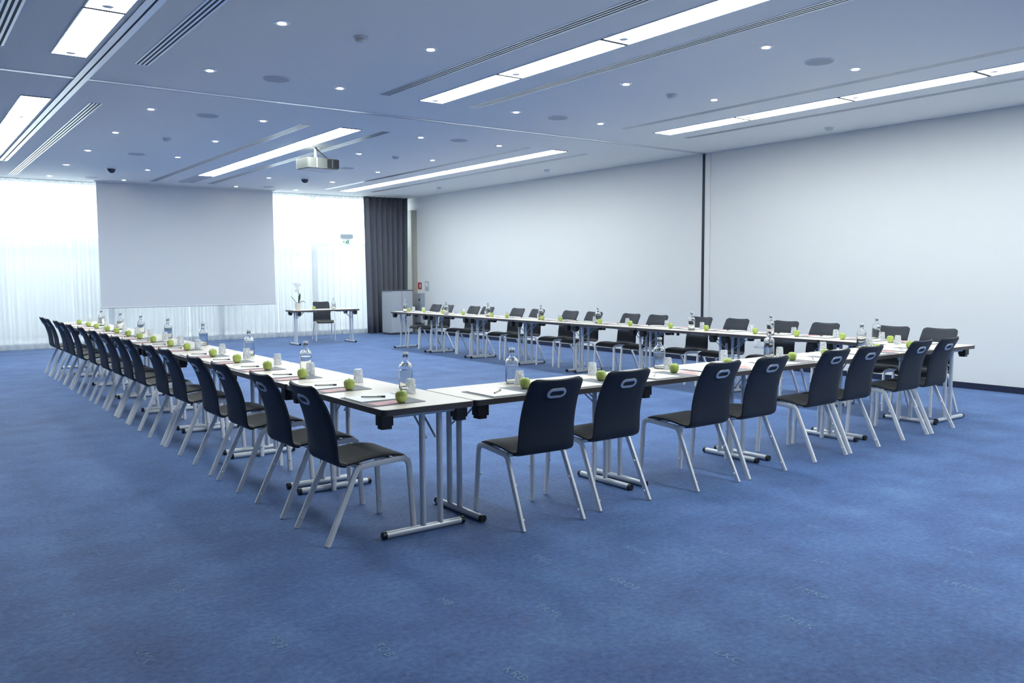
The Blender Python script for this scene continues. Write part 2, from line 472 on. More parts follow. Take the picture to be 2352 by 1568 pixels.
diffuser(9.42, 9.52, 8.58, -0.5, 'near slot air vent between the light strip and white wall')
diffuser(8.10, 8.20, 10.65, 18.3, 'far slot air vent left of the wall-side light strip')
diffuser(9.28, 9.38, 10.62, 18.3, 'far slot air vent between light strip and white wall')

# downlights
dl = empty('downlight')
obj('trim_ring', MB().lathe([(0.040, -0.006), (0.062, -0.004), (0.064, 0.0)], 20).mesh('trim_ring', 40), 'alu', dl)
obj('lamp', MB().lathe([(0.012, -0.010), (0.033, -0.0085), (0.036, -0.004)], 16).mesh('lamp', 40), 'lamp', dl)
DX = [2.58, 3.93, 6.24, 7.62]; DY = [4.78, 6.53, 8.40, 10.70, 12.68, 14.70, 16.76, 18.75]
DSKIP = {(0, 0), (1, 0), (2, 5)}
for i, x in enumerate(DX):
    for j, y in enumerate(DY):
        if (i, j) in DSKIP: continue
        xx = x+(0.04 if i >= 2 and j < 2 else 0) + (0.004*(j-3) if i < 2 else 0)
        place(dl, USED, (xx, y, H), 0, 'round recessed downlight, %s column from left, %s from front' % (ORD[i], ORD[j]), 'downlight', 'recessed downlights')

sp = empty('ceiling_speaker')
obj('grille', MB().lathe([(0.10, -0.0095), (0.126, -0.0092)], 28).mesh('grille', 40), 'speaker', sp)
obj('rim', MB().lathe([(0.126, -0.009), (0.135, -0.006), (0.136, 0)], 28).mesh('rim', 40), 'ceil_trim', sp)
for i, (x, y, w_) in enumerate([(7.11, 4.81, 'rightmost, between two downlights at the upper right'), (3.23, 8.38, 'just in front of the partition track, upper left'), (3.25, 10.74, 'just behind the partition track, left side'),
                            (6.90, 8.40, 'just in front of the partition track, right side'), (6.83, 10.6, 'just behind the partition track, right side'), (3.30, 14.70, 'midway to the window, left side'),
                            (6.87, 14.46, 'beside the projector'), (3.33, 18.66, 'near the window, left side'), (6.87, 18.43, 'near the window, above the screen corner')]):
    place(sp, USED, (x, y, H), 0, 'flat round grey ceiling speaker %s' % w_, 'speaker', 'round ceiling speakers')

sd = empty('smoke_detector')
obj('base', MB().lathe([(0.055, -0.012), (0.062, -0.010), (0.062, 0)], 20).mesh('base', 40), 'white_plastic', sd)
obj('sensor_dome', MB().lathe([(0.018, -0.050), (0.040, -0.044), (0.046, -0.030), (0.048, -0.012)], 20).mesh('sensor_dome', 40), 'white_plastic', sd)
obj('vent_band', MB().lathe([(0.043, -0.028), (0.0492, -0.027), (0.0492, -0.023), (0.043, -0.022)], 20).mesh('vent_band', 40), 'speaker', sd)
for x, y, w_ in [(3.25, 6.53, 'between two downlights at the top'), (7.06, 6.62, 'between two downlights at the right'), (3.29, 12.82, 'behind the partition track at the left'),
                 (6.89, 12.65, 'behind the partition track in the middle'), (10.42, 6.87, 'near the white wall, right part'), (10.09, 12.62, 'near the white wall, middle part'), (10.05, 16.45, 'near the white wall, far part')]:
    place(sd, USED, (x, y, H), 0, 'small white smoke detector %s' % w_, 'smoke detector', 'ceiling smoke detectors')
dd = empty('ceiling_dome')
obj('dome', MB().lathe([(0.02, -0.085), (0.05, -0.070), (0.068, -0.04), (0.07, -0.012)], 20).mesh('dome', 60), 'dark_dome', dd)
obj('base', MB().lathe([(0.075, -0.012), (0.08, 0)], 20).mesh('base', 40), 'white_plastic', dd)
for x, y, w_ in [(3.35, 16.9, 'above the left end of the screen'), (6.92, 16.55, 'just right of the projector')]:
    place(dd, USED, (x, y, H), 0, 'small dark ceiling sensor dome %s' % w_, 'sensor', 'dark ceiling domes')

# projector
pj = empty('projector', (5.40, 12.42, 3.09), math.radians(6))
b = MB().prism(rrect(-0.27, 0.27, -0.20, 0.20, 0.05), 0.012, 0.165)
obj('housing', b.mesh('housing', 35), 'proj_light', pj)
obj('base_plate', MB().prism(rrect(-0.25, 0.25, -0.18, 0.18, 0.05), 0.0, 0.0115).mesh('base_plate', 35), 'cabinet', pj)
vp = obj('rear_panel', MB().box(0.06, 0.262, -0.206, -0.199, 0.02, 0.155).mesh('rear_panel'), 'proj_dark', pj)
for i in range(6):
    obj('vent_slat', MB().box(0.075+i*0.03, 0.093+i*0.03, -0.210, -0.206, 0.03, 0.145).mesh('vent_slat'), 'proj_light' if i == 2 else 'proj_dark', vp)
obj('side_vent', MB().box(0.269, 0.274, -0.14, 0.14, 0.03, 0.14).mesh('side_vent'), 'proj_dark', pj)
obj('seam_strip', MB().box(-0.125, -0.11, -0.205, -0.199, 0.02, 0.16).mesh('seam_strip'), 'ceil_trim', pj)
ln = MB(); ln.sweep([(0.12, 0.19, 0.09), (0.12, 0.235, 0.09)], [(0.05*math.cos(a*math.pi/8), 0.05*math.sin(a*math.pi/8)) for a in range(16)])
obj('lens', ln.mesh('lens', 40), 'proj_dark', pj)
obj('ceiling_mount', MB().tube([(-0.02, 0, 0.16), (-0.02, 0, H-3.09)], 0.024, 14).box(-0.10, 0.06, -0.08, 0.08, 0.165, 0.185).lathe([(0.06, 0), (0.06, 0.01)], 18, (-0.02, 0, H-3.09-0.01)).mesh('ceiling_mount', 40), 'alu', pj)
obj('cable', MB().tube([(-0.045, -0.02, H-3.095), (-0.03, -0.06, 0.30), (0.02, -0.10, 0.24), (0.07, -0.16, 0.175), (0.10, -0.206, 0.13)], 0.013, 8).mesh('cable', 60), 'black_plastic', pj)
tag(pj, 'grey ceiling-mounted projector with dark rear vents hanging before the screen', 'projector')

# projection screen
ps = empty('projection_screen', (5.365, 19.2, 0))
obj('screen_fabric', MB().box(-1.865, 1.865, -0.003, 0.003, 0.835, H-0.002).mesh('screen_fabric'), 'screen', ps)
obj('bottom_bar', MB().tube([(-1.88, 0, 0.825), (1.88, 0, 0.825)], 0.014, 10).mesh('bottom_bar', 40), 'screen', ps)
obj('ceiling_case', MB().box(-1.9, 1.9, -0.05, 0.05, H-0.018, H-0.0005).mesh('ceiling_case'), 'ceiling', ps)
tag(ps, 'large pale grey projection screen lowered in front of the sheer curtains', 'projection screen')

# curtains
def drape(x0, x1, y, z0, z1, amp, wave, mat, name, seed, flare=0.0, nz=6):
    rnd = random.Random(seed); n = max(24, int((x1-x0)/wave*10)); verts = []; faces = []
    ph = [rnd.uniform(0, 6.28) for _ in range(4)]
    for j in range(nz+1):
        t = j/nz; z = z1+(z0-z1)*t
        for i in range(n+1):
            s = i/n; xx = x0+(x1-x0)*s
            w = xx/wave*2*math.pi+0.8*math.sin(xx*1.7+ph[0])+0.5*math.sin(xx*4.3+ph[3])
            a = amp*(0.75+0.25*math.sin(xx*2.3+ph[1]))*(0.8+0.4*t)
            yy = y+a*math.sin(w+0.35*t*math.sin(xx*3+ph[2]))
            verts.append((xx+flare*(s-0.5)*t+0.012*t*math.sin(w*0.5)*math.sin(math.pi*s), yy, z))
    for j in range(nz):
        for i in range(n):
            q = j*(n+1)+i; faces.append((q, q+1, q+n+2, q+n+1))
    m = MB(); m.v = verts; m.f = faces
    return m.mesh(name, 80, fix=False)

sheer_edges = [1.15, 3.05, 5.35, 7.42, 9.05, 10.80]
sheer_lab = ['behind the far end of the left row', 'behind the left half of the screen',
             'behind the right half of the screen', 'right of the screen, behind the speaker desk and orchid', 'behind the exit sign, next to the charcoal curtain']
for k in range(5):
    o = empty('sheer_curtain', ((sheer_edges[k]+sheer_edges[k+1])/2, YS, 0))
    xc = o.location.x
    cl = obj('cloth', drape(sheer_edges[k]-xc+0.004, sheer_edges[k+1]-xc-0.004, 0, 0.012, H-0.002, 0.034, 0.16, 'sheer', 'cloth', 11+k), 'sheer', o)
    obj('curtain_rail', MB().box(sheer_edges[k]-xc, sheer_edges[k+1]-xc, 0.048, 0.072, H-0.02, H-0.0005).mesh('curtain_rail'), 'ceil_trim', o)
    tag(o, 'white translucent sheer curtain panel %s' % sheer_lab[k], 'curtain', 'sheer curtain panels')
cu = empty('curtain', (10.2, 19.28, 0))
me = drape(-0.60, 0.60, 0, 0.012, H-0.004, 0.085, 0.155, 'curtain', 'cloth', 5, flare=-0.12)
o = obj('cloth', me, 'curtain', cu)
md = o.modifiers.new('thick', 'SOLIDIFY'); md.thickness = 0.004
obj('curtain_rail', MB().box(-0.62, 0.62, 0.105, 0.13, H-0.02, H-0.0005).mesh('curtain_rail'), 'ceil_trim', cu)
tag(cu, 'charcoal grey floor-length curtain gathered in the far corner', 'curtain')

# exit sign
ex = empty('exit_sign', (9.13, 19.33, 2.22), 0)
obj('housing', MB().box(-0.16, 0.16, -0.03, 0.03, 0.16, 0.265).mesh('housing'), 'sign_grey', ex)
pn = obj('sign_pane', MB().box(-0.125, 0.125, -0.008, 0.008, 0.0, 0.16).mesh('sign_pane'), 'exit_glow', ex)
fg = MB()
fg.prism([(0.030, 0.03), (0.05, 0.03), (0.05, 0.13), (0.030, 0.13)], 0, 0.002)          # doorway
fg.prism([(-0.03, 0.09), (0.01, 0.10), (0.015, 0.085), (-0.02, 0.07)], 0, 0.002)       # torso
fg.prism([(-0.02, 0.075), (0.0, 0.075), (-0.03, 0.03), (-0.045, 0.035)], 0, 0.002)
fg.prism([(0.0, 0.085), (0.015, 0.085), (0.02, 0.035), (0.005, 0.035)], 0, 0.002)
fg.prism([(0.012+0.012*math.cos(a), 0.118+0.012*math.sin(a)) for a in [i*math.pi/5 for i in range(10)]], 0, 0.002)
fg.prism([(-0.10, 0.08), (-0.07, 0.105), (-0.07, 0.055)], 0, 0.002)
me = fg.mesh('running_figure')
po = obj('running_figure', me, 'green_sign', pn, (0, -0.009, 0)); po.rotation_euler = (math.radians(90), 0, 0)
for s in (-1, 1):
    obj('hanger_rod', MB().tube([(0.11*s, 0, 0.26), (0.11*s, 0, H-2.22)], 0.004, 6).mesh('hanger_rod', 40), 'alu', ex)
tag(ex, 'pale green and white exit sign hung before the sheer curtain', 'sign')

# door, wall box, signs and sockets on the right wall
dr = struct('door_1', MB().box(XW-0.05, XW-0.002, 19.12, 19.72, 0.002, 3.13).mesh('door_1'), 'door')
obj('door_post', MB().box(XW-0.09, XW-0.002, 18.98, 19.115, 0.002, 3.12).mesh('door_post'), 'door_trim', dr)
obj('door_closer', MB().box(XW-0.11, XW-0.05, 19.55, 19.68, 3.08, 3.15).mesh('door_closer'), 'dark_gap', dr)
bx = empty('wall_box', (XW, 18.80, 0.25))
obj('housing', MB().box(-0.10, -0.001, -0.17, 0.17, 0, 0.76).mesh('housing'), 'box_grey', bx)
obj('front_door', MB().box(-0.110, -0.1005, -0.155, 0.155, 0.015, 0.745).mesh('front_door'), 'cabinet', bx)
kn = MB().sweep([(-0.128, -0.10, 0.60), (-0.110, -0.10, 0.60)], [(0.022*math.cos(a*math.pi/6), 0.022*math.sin(a*math.pi/6)) for a in range(12)], (0, 1, 0))
obj('lock_knob', kn.mesh('lock_knob', 40), 'black_plastic', bx)
tag(bx, 'grey metal wall box with black knob beside the ivory door', 'wall box')
fs = empty('fire_sign', (XW, 18.86, 1.20))
obj('sign_plate', MB().box(-0.012, -0.001, -0.085, 0.085, -0.085, 0.085).mesh('sign_plate'), 'sign_red', fs)
obj('pictogram', MB().box(-0.0135, -0.0122, -0.05, 0.0, -0.05, 0.045).mesh('pictogram'), 'white_plastic', fs)
tag(fs, 'small red square fire safety sign on the white wall', 'sign')
sw = empty('notice_plate', (XW, 18.50, 1.20))
obj('plate', MB().box(-0.014, -0.001, -0.08, 0.08, -0.115, 0.115).mesh('plate'), 'sign_grey', sw)
obj('display', MB().box(-0.016, -0.0145, -0.05, 0.05, -0.02, 0.08).mesh('display'), 'white_plastic', sw)
tag(sw, 'grey rectangular control plate right of the red sign', 'control plate')
so = empty('wall_socket')
obj('plate', MB().box(-0.012, -0.001, -0.045, 0.045, -0.045, 0.045).mesh('plate'), 'white_plastic', so)
obj('outlet', MB().sweep([(-0.018, 0, 0), (-0.012, 0, 0)], [(0.03*math.cos(a*math.pi/8), 0.03*math.sin(a*math.pi/8)) for a in range(16)], (0, 1, 0)).mesh('outlet', 40), 'ceil_trim', so)
for y, z, w_ in ((8.40, 0.36, 'right of the dark wall slot, left one of two'), (8.26, 0.36, 'right of the dark wall slot, right one of two'), (13.3, 0.36, 'under the far part of the wall-side tables')):
    place(so, USED, (XW, y, z), 0, 'white wall socket %s' % w_, 'socket', 'wall sockets')

# cabinet in the far corner
cb = empty('cabinet', (10.2, 18.80, 0))
obj('body', MB().box(-0.30, 0.30, -0.275, 0.20, 0.05, 1.085).mesh('body'), 'cabinet', cb)
obj('plinth', MB().box(-0.28, 0.28, -0.255, 0.19, 0.0, 0.05).mesh('plinth'), 'cabinet_dark', cb)
obj('worktop', MB().box(-0.315, 0.315, -0.29, 0.205, 1.085, 1.105).mesh('worktop'), 'cabinet_dark', cb)
for s in (-1, 1):
    d = obj('door', MB().box(0.005 if s > 0 else -0.292, 0.292 if s > 0 else -0.005, -0.292, -0.276, 0.06, 1.08).mesh('door'), 'cabinet', cb)
    obj('handle', MB().box(s*0.04-0.006, s*0.04+0.006, -0.302, -0.2925, 0.55, 0.68).mesh('handle'), 'alu', d)
tag(cb, 'grey two-door cabinet with dark top in the corner by the curtain', 'cabinet')

# ------------------------------------------------------------------ folding table
def make_table(length, name='folding_table', inset=0.095):
    t = empty(name)
    l2, w2 = length/2, TW/2
    # local: x along length, y across (negative y = sitter side), top at z = T
    top = obj('tabletop', MB().prism(rrect(-l2+0.006, l2-0.006, -w2+0.006, w2-0.006, 0.030), T-0.024, T).mesh('tabletop', 30), 'tabletop', t)
    outer = rrect(-l2+0.001, l2-0.001, -w2+0.001, w2-0.001, 0.034); inner = rrect(-l2+0.0062, l2-0.0062, -w2+0.0062, w2-0.0062, 0.030)
    eb = MB(); n = len(outer)
    for z in (T-0.034, T-0.0015):
        eb.v += [(x, y, z) for x, y in outer]; eb.v += [(x, y, z) for x, y in inner]
    for i in range(n):
        j = (i+1) % n
        eb.f += [(i, j, 2*n+j, 2*n+i), (n+j, n+i, 3*n+i, 3*n+j), (2*n+i, 2*n+j, 3*n+j, 3*n+i), (j, i, n+i, n+j)]
    obj('edge_band', eb.mesh('edge_band', 30), 'table_edge', top)
    for s in (-1, 1):
        xf = s*(l2-inset)
        ft = obj('foot', MB().tube([(xf, -0.245, 0.022), (xf, 0.245, 0.022)], 0.0205, 14).mesh('foot', 40), 'table_metal', t)
        for q in (-1, 1):
            obj('end_cap', MB().tube([(xf, q*0.245, 0.022), (xf, q*0.268, 0.022)], 0.0218, 14).mesh('end_cap', 40), 'black_plastic', ft)
        for yy in (-0.006, 0.108):
            obj('leg', MB().tube([(xf, yy, 0.036), (xf, yy, T-0.052)], 0.0175, 14).mesh('leg', 40), 'table_metal', t)
        obj('crossbar', MB().tube([(xf, -0.235, T-0.050), (xf, 0.235, T-0.050)], 0.014, 10).mesh('crossbar', 40), 'table_metal', t)
        for q in (-1, 1):
            hb = MB().prism([(xf-0.036, q*0.243-0.036), (xf+0.036, q*0.243-0.036), (xf+0.036, q*0.243+0.036), (xf-0.036, q*0.243+0.036)], T-0.098, T-0.0345)
            hb.prism([(xf-0.025, q*0.243-0.03), (xf+0.025, q*0.243-0.03), (xf+0.03, q*0.243+0.03), (xf-0.03, q*0.243+0.03)], T-0.118, T-0.0981)
            obj('hinge_block', hb.mesh('hinge_block'), 'black_plastic', t)
        for yy in (0.021, 0.081):
            obj('brace', MB().tube([(xf, yy, T-0.20), (xf-s*0.20, yy, T-0.034)], 0.006, 8).mesh('brace', 40), 'table_metal', t)
        obj('stay_plate', MB().box(min(xf-s*0.20, xf-s*0.42), max(xf-s*0.20, xf-s*0.42), 0.16, 0.20, T-0.048, T-0.0345).mesh('stay_plate'), 'table_metal', t)
    for s in (-1, 1):
        obj('clip', MB().box(s*0.045-0.008, s*0.045+0.008, w2-0.05, w2-0.012, T-0.066, T-0.0345).mesh('clip'), 'black_plastic', t)
    return t

tb = make_table(TL)
tbn = make_table(TLN, inset=0.07)
GT = 'folding tables of the U-shaped layout'
def placelabel(i, n, far):
    if i == 0: return 'at the near end'
    if i == n-1: return 'at the far end'
    return '%s from the near end' % ORD[i]
for k in range(8):   # left row, sitters at -X, table length along Y
    place(tb, USED, (LX+TW/2, NY+TL*(k+0.5), 0), math.radians(-90), 'white-topped folding table %s of the left row' % placelabel(k, 8, ''), 'table', GT)
for k in range(4):   # front row
    lab = ['next to the left row', 'second from the left', 'third from the left', 'next to the wall-side row'][k]
    place(tbn, USED, (LX+TW+TLN*(k+0.5), NY+TW/2, 0), 0, 'white-topped folding table in the front row, %s' % lab, 'table', GT)
for k in range(8):   # wall-side row
    place(tb, USED, (RX+TW/2, NY+TL*(k+0.5), 0), math.radians(90), 'white-topped folding table %s of the row along the white wall' % placelabel(k, 8, ''), 'table', GT)
dk = make_table(1.48, 'speaker_desk')
dk.location = (7.55, 17.25, 0); dk.rotation_euler = (0, 0, math.radians(180))
tag(dk, 'single folding table as speaker desk before the sheer curtains', 'table')

# ------------------------------------------------------------------ stacking chair
def catmull(pts, m):
    out = []
    P = [Vector((*p, 0)) for p in pts]; P = [2*P[0]-P[1]]+P+[2*P[-1]-P[-2]]
    for i in range(1, len(P)-2):
        for k in range(m):
            t = k/m
            out.append(0.5*((2*P[i])+(P[i+1]-P[i-1])*t+(2*P[i-1]-5*P[i]+4*P[i+1]-P[i+2])*t*t+(3*P[i]-P[i-1]-3*P[i+1]+P[i+2])*t**3))
    out.append(P[-2])
    return [(p.x, p.y) for p in out]

def shell(prof, hw, curve, th, nx=12, name='shell'):
    """prof: list (y,z); hw(i,n): half width; curve(i,n): forward bow at the sides; closed thick sheet"""
    n = len(prof); v = []; f = []
    norm = []
    for i in range(n):
        a = prof[max(0, i-1)]; b = prof[min(n-1, i+1)]
        d = Vector((b[0]-a[0], b[1]-a[1])).normalized(); norm.append((-d.y, d.x))
    for side in (1, -1):
        for i in range(n):
            edge = 1.0 if 0 < i < n-1 else 0.55
            for j in range(nx+1):
                s = 2*j/nx-1; x = hw(i, n)*s
                e2 = edge*(1.0 if 0 < j < nx else 0.45)
                off = side*th/2*e2
                c = curve(i, n)*(s*s)
                v.append((x, prof[i][0]+norm[i][0]*(off+c), prof[i][1]+norm[i][1]*(off+c)))
    N = n*(nx+1)
    for i in range(n-1):
        for j in range(nx):
            q = i*(nx+1)+j
            f.append((q, q+1, q+nx+2, q+nx+1)); f.append((N+q, N+q+nx+1, N+q+nx+2, N+q+1))
    for i in range(n-1):
        for j in (0, nx):
            q = i*(nx+1)+j; f.append((q, q+nx+1, N+q+nx+1, N+q))
    for j in range(nx):
        for i in (0, n-1):
            q = i*(nx+1)+j; f.append((q, N+q, N+q+1, q+1))
    m = MB(); m.v = v; m.f = f
    return m

def make_chair():
    c = empty('stacking_chair')
    # side profile in (forward, height); rear feet at forward = 0
    back = catmull([(0.135, 0.420), (0.106, 0.430), (0.088, 0.458), (0.080, 0.51), (0.072, 0.58), (0.052, 0.66), (0.020, 0.745), (-0.018, 0.81), (-0.050, 0.866)], 4)
    L = len(back)
    def hb(i, n):
        t = i/(n-1); w = 0.206-0.020*t
        z = back[i][1]; d = 0.866-z
        if d < 0.035: w -= 0.035*(1-math.sqrt(max(0, 1-((0.035-d)/0.035)**2)))
        return w
    me = shell(back, hb, lambda i, n: -0.017*min(1, max(0, (i-6)/(n-10))), 0.022).mesh('backrest', 60)
    bk = obj('backrest', me, 'chair_fabric', c)
    # recessed oval hand grip on the rear face, framed by a silver ring
    zc = 0.792; tilt = math.radians(30.0)
    yc = -0.0075; R = Matrix.Rotation(math.radians(90)+tilt, 4, 'X')
    arc = [(sx, math.radians(a0+180*k/8)) for sx, a0 in ((1, -90), (-1, 90)) for k in range(9)]
    def oval(off): return [(sx*0.030+(0.020+off)*math.cos(a), (0.0168+off)*math.sin(a)) for sx, a in arc]
    tr = MB(); n = len(arc); z0, z1 = 0.005, 0.0165
    for off, z in ((0.0, z0), (0.0, z1), (0.016, z1-0.0006), (0.0185, z0)):
        tr.v += [(x, y, z) for x, y in oval(off)]
    for k in range(4):
        for i in range(n):
            j = (i+1) % n; a = k*n; b2 = ((k+1) % 4)*n
            tr.f.append((a+i, a+j, b2+j, b2+i))
    mt = tr.mesh('handle_ring', 40); mt.transform(Matrix.Translation((0, yc, zc)) @ R)
    obj('handle_ring', mt, 'handle_trim', bk)
    mt = MB().prism(oval(-0.0004), 0.004, 0.0135).mesh('grip_recess'); mt.transform(Matrix.Translation((0, yc, zc)) @ R)
    obj('grip_recess', mt, 'dark_gap', bk)
    seat = catmull([(0.135, 0.4205), (0.18, 0.426), (0.25, 0.438), (0.33, 0.447), (0.41, 0.449), (0.47, 0.441), (0.510, 0.424), (0.528, 0.400)], 4)
    def hs(i, n):
        t = i/(n-1); w = 0.206+0.006*math.sin(t*math.pi)-0.012*t
        d = (1-t)*0.4
        if d < 0.06: w -= 0.035*(1-math.sqrt(max(0, 1-((0.06-d)/0.06)**2)))
        return w
    me = shell(seat, hs, lambda i, n: 0.010*(1-i/(n-1)), 0.024).mesh('seat', 60)
    obj('seat', me, 'chair_seat', c)
    sec = rrect(-0.0105, 0.0105, -0.0165, 0.0165, 0.007, 2)
    for s in (-1, 1):
        xr, xt = s*0.217, s*0.203
        bump = lambda m, p: m.sweep([(p[0]-s*0.010, p[1], p[2]), (p[0]-s*0.024, p[1], p[2])], [(0.006*math.cos(a*math.pi/4), 0.006*math.sin(a*math.pi/4)) for a in range(8)], (0, 1, 0))
        lg = MB().sweep([(xr, 0.008, 0.0), (xt, 0.190, 0.385), (xt, 0.202, 0.402), (xt, 0.222, 0.411)], sec)
        bump(lg, (xr*0.995, 0.035, 0.06)); bump(lg, (xr*0.97, 0.122, 0.245))
        obj('leg', lg.mesh('leg', 40), 'chair_metal', c)
        lg = MB().sweep([(xt, 0.440, 0.424), (xt, 0.490, 0.423), (xt, 0.515, 0.408), (xt, 0.524, 0.380), (xr*0.985, 0.545, 0.0)], sec)
        bump(lg, (xr*0.98, 0.541, 0.08)); bump(lg, (xt*1.01, 0.533, 0.23))
        obj('leg', lg.mesh('leg', 40), 'chair_metal', c)
        obj('side_rail', MB().sweep([(xt, 0.221, 0.4105), (xt, 0.441, 0.424)], sec).mesh('side_rail', 40), 'chair_metal', c)
    for yy, zz in ((0.225, 0.405), (0.43, 0.414)):
        obj('cross_rail', MB().box(-0.195, 0.195, yy-0.014, yy+0.014, zz-0.012, zz+0.010).mesh('cross_rail'), 'chair_metal', c)
    return c

ch = make_chair()
GC = 'stacking chairs around the tables'
def clear_of_feet(s, start, n):
    """shift a chair along its row until its front legs and seat clear the table feet"""
    bars = [start+k*TL+q for k in range(n+1) for q in (-0.095, 0.095)]
    best = s
    for k in range(0, 60):
        for sg in (1, -1):
            c = s+sg*k*0.005
            if all(abs(abs(b-c)-0.205) > 0.048 and (abs(b-c) > 0.253 or abs(b-c) < 0.157) for b in bars): return c
    return s
LEFT_C = [4.42, 5.12, 5.87, 6.53, 7.35, 7.90, 8.74, 9.26, 9.80, 10.44, 11.16, 11.97, 12.60, 13.10, 13.82, 14.38]
NEAR_C = [(3.06, 3.762, -3), (3.69, 3.823, 0.5), (4.53, 3.777, 1), (5.08, 3.785, 1.5), (5.933, 3.825, 1), (6.44, 3.84, 1), (7.295, 3.868, 1.7), (7.80, 3.88, 3)]
RIGHT_C = [4.55, 5.07, 5.92, 6.51, 7.23, 7.84, 8.66, 9.22, 10.05, 10.63, 11.51, 12.11, 13.13, 13.71, 14.53, 15.12]
def chairlab(i, n, row):
    w_ = 'at the near end' if i == 0 else ('at the far end' if i == n-1 else '%s from the near end' % ORD[i])
    return 'black chair with silver legs, %s of the %s' % (w_, row)
for i, y in enumerate(LEFT_C):
    y = clear_of_feet(y, NY, 8)
    place(ch, USED, (1.828+0.004*math.sin(i*2.1), y, 0), math.radians(-90+0.5*math.sin(i*1.7)), chairlab(i, 16, 'left table row'), 'chair', GC)
for i, (x, y, a) in enumerate(NEAR_C):
    w_ = ['leftmost', 'second from the left', 'third from the left', 'fourth from the left', 'fourth from the right', 'third from the right', 'second from the right', 'rightmost'][i]
    place(ch, USED, (x, y-0.005, 0), math.radians(a), 'black chair with oval hand hole, back to viewer, %s in front row' % w_, 'chair', GC)
for i, y in enumerate(RIGHT_C):
    k = i//2; y = min(max(y, NY+k*TL+0.36), NY+k*TL+(1.04 if i % 2 else 0.58))
    place(ch, USED, (8.985, y, 0), math.radians(90+0.8*math.sin(i*2.3)), chairlab(i, 16, 'wall-side row'), 'chair', GC)
place(ch, USED, (7.99, 18.35, 0), math.radians(180-14), 'single black chair behind the speaker desk, facing the room', 'chair', GC)

# ------------------------------------------------------------------ things on the tables
ap = empty('apple')
prof = [(0.004, 0.004), (0.012, 0.0015), (0.020, 0.002), (0.029, 0.012), (0.0335, 0.026), (0.0355, 0.040), (0.034, 0.053), (0.028, 0.064), (0.018, 0.0695), (0.009, 0.068), (0.003, 0.062)]
obj('flesh', MB().lathe(prof, 24).mesh('flesh', 80), 'apple', ap)
obj('stem', MB().tube([(0, 0, 0.061), (0.002, 0.001, 0.07), (0.005, 0.002, 0.078)], 0.0014, 6).mesh('stem', 60), 'stem', ap)

gl = empty('drinking_glass')
wall_p = [(0.0335, 0.0), (0.0325, 0.015), (0.0300, 0.060), (0.0278, 0.084), (0.0265, 0.089)]
inn = [(0.0245, 0.078), (0.0270, 0.060), (0.0300, 0.015), (0.0315, 0.0)]
def open_lathe(prof, n=24):
    m = MB()
    for r, z in prof:
        for i in range(n):
            a = 2*math.pi*i/n; m.v.append((r*math.cos(a), r*math.sin(a), z))
    for j in range(len(prof)-1):
        for i in range(n): m.f.append((j*n+i, j*n+(i+1) % n, (j+1)*n+(i+1) % n, (j+1)*n+i))
    return m
tg = open_lathe([(0.0001, 0.0895)]+wall_p[::-1]+inn[::-1]+[(0.0001, 0.080)]); obj('body', tg.mesh('body', 50), 'tumbler', gl)
obj('base_disc', MB().lathe([(0.0235, 0.0899), (0.0235, 0.0912)], 20).mesh('base_disc', 40), 'tumbler', gl)

bt = empty('water_bottle')
bp_ = [(0.0001, 0.0), (0.036, 0.0), (0.043, 0.004), (0.0445, 0.012), (0.0445, 0.135), (0.043, 0.150), (0.036, 0.164), (0.025, 0.173), (0.0185, 0.182), (0.0165, 0.195), (0.0165, 0.222)]
bi_ = [(0.0165-0.003, 0.222), (0.0165-0.003, 0.195), (0.0185-0.003, 0.183), (0.0228, 0.1695), (0.0335, 0.1605), (0.0400, 0.1480), (0.0415, 0.134), (0.0415, 0.014), (0.038, 0.009), (0.0001, 0.009)]
obj('glass_body', open_lathe(bp_+bi_).mesh('glass_body', 50), 'bottle', bt)
obj('water', open_lathe([(0.0001, 0.0095), (0.0375, 0.0095), (0.0408, 0.0145), (0.0408, 0.122), (0.0001, 0.122)]).mesh('water', 50), 'water', bt)
obj('stopper', MB().lathe([(0.0155, 0.205), (0.0155, 0.222), (0.0195, 0.223), (0.0195, 0.235), (0.016, 0.238)], 18).mesh('stopper', 40), 'tumbler', bt)

mt_ = obj('desk_mat', MB().prism(rrect(-0.215, 0.215, -0.17, 0.17, 0.008, 2), 0, 0.0025).mesh('desk_mat'), 'mat_grey')
pp = empty('notepad')
obj('page_block', MB().box(-0.118, 0.118, -0.148, 0.148, 0, 0.004).mesh('page_block'), 'paper', pp)
obj('backing_board', MB().box(-0.118, 0.118, -0.149, 0.149, -0.0006, 0.0).mesh('backing_board'), 'mat_grey', pp)
cd = obj('brochure', MB().box(-0.055, 0.055, -0.090, 0.090, 0, 0.0016).mesh('brochure'), 'card_red')
pe = empty('pen')
obj('barrel', MB().tube([(0, -0.062, 0.0045), (0, 0.045, 0.0045)], 0.0042, 8).mesh('barrel', 40), 'pen_light', pe)
obj('tip', MB().sweep([(0, -0.062, 0.0045), (0, -0.074, 0.0045)], [(0.0035*math.cos(a*math.pi/4), 0.0035*math.sin(a*math.pi/4)) for a in range(8)]).mesh('tip', 40), 'pen_dark', pe)
obj('cap', MB().tube([(0, 0.045, 0.0045), (0, 0.068, 0.0045)], 0.0046, 8).box(-0.001, 0.001, 0.02, 0.066, 0.0091, 0.0105).mesh('cap', 40), 'pen_dark', pe)

ROWN = {'L': 'left table row', 'N': 'front table row', 'R': 'wall-side table row'}
def seatw(i, n, row):
    e = 'left end' if row == 'N' else 'near end'
    return '%s from the %s of the %s' % (ORD[i], e, ROWN[row])

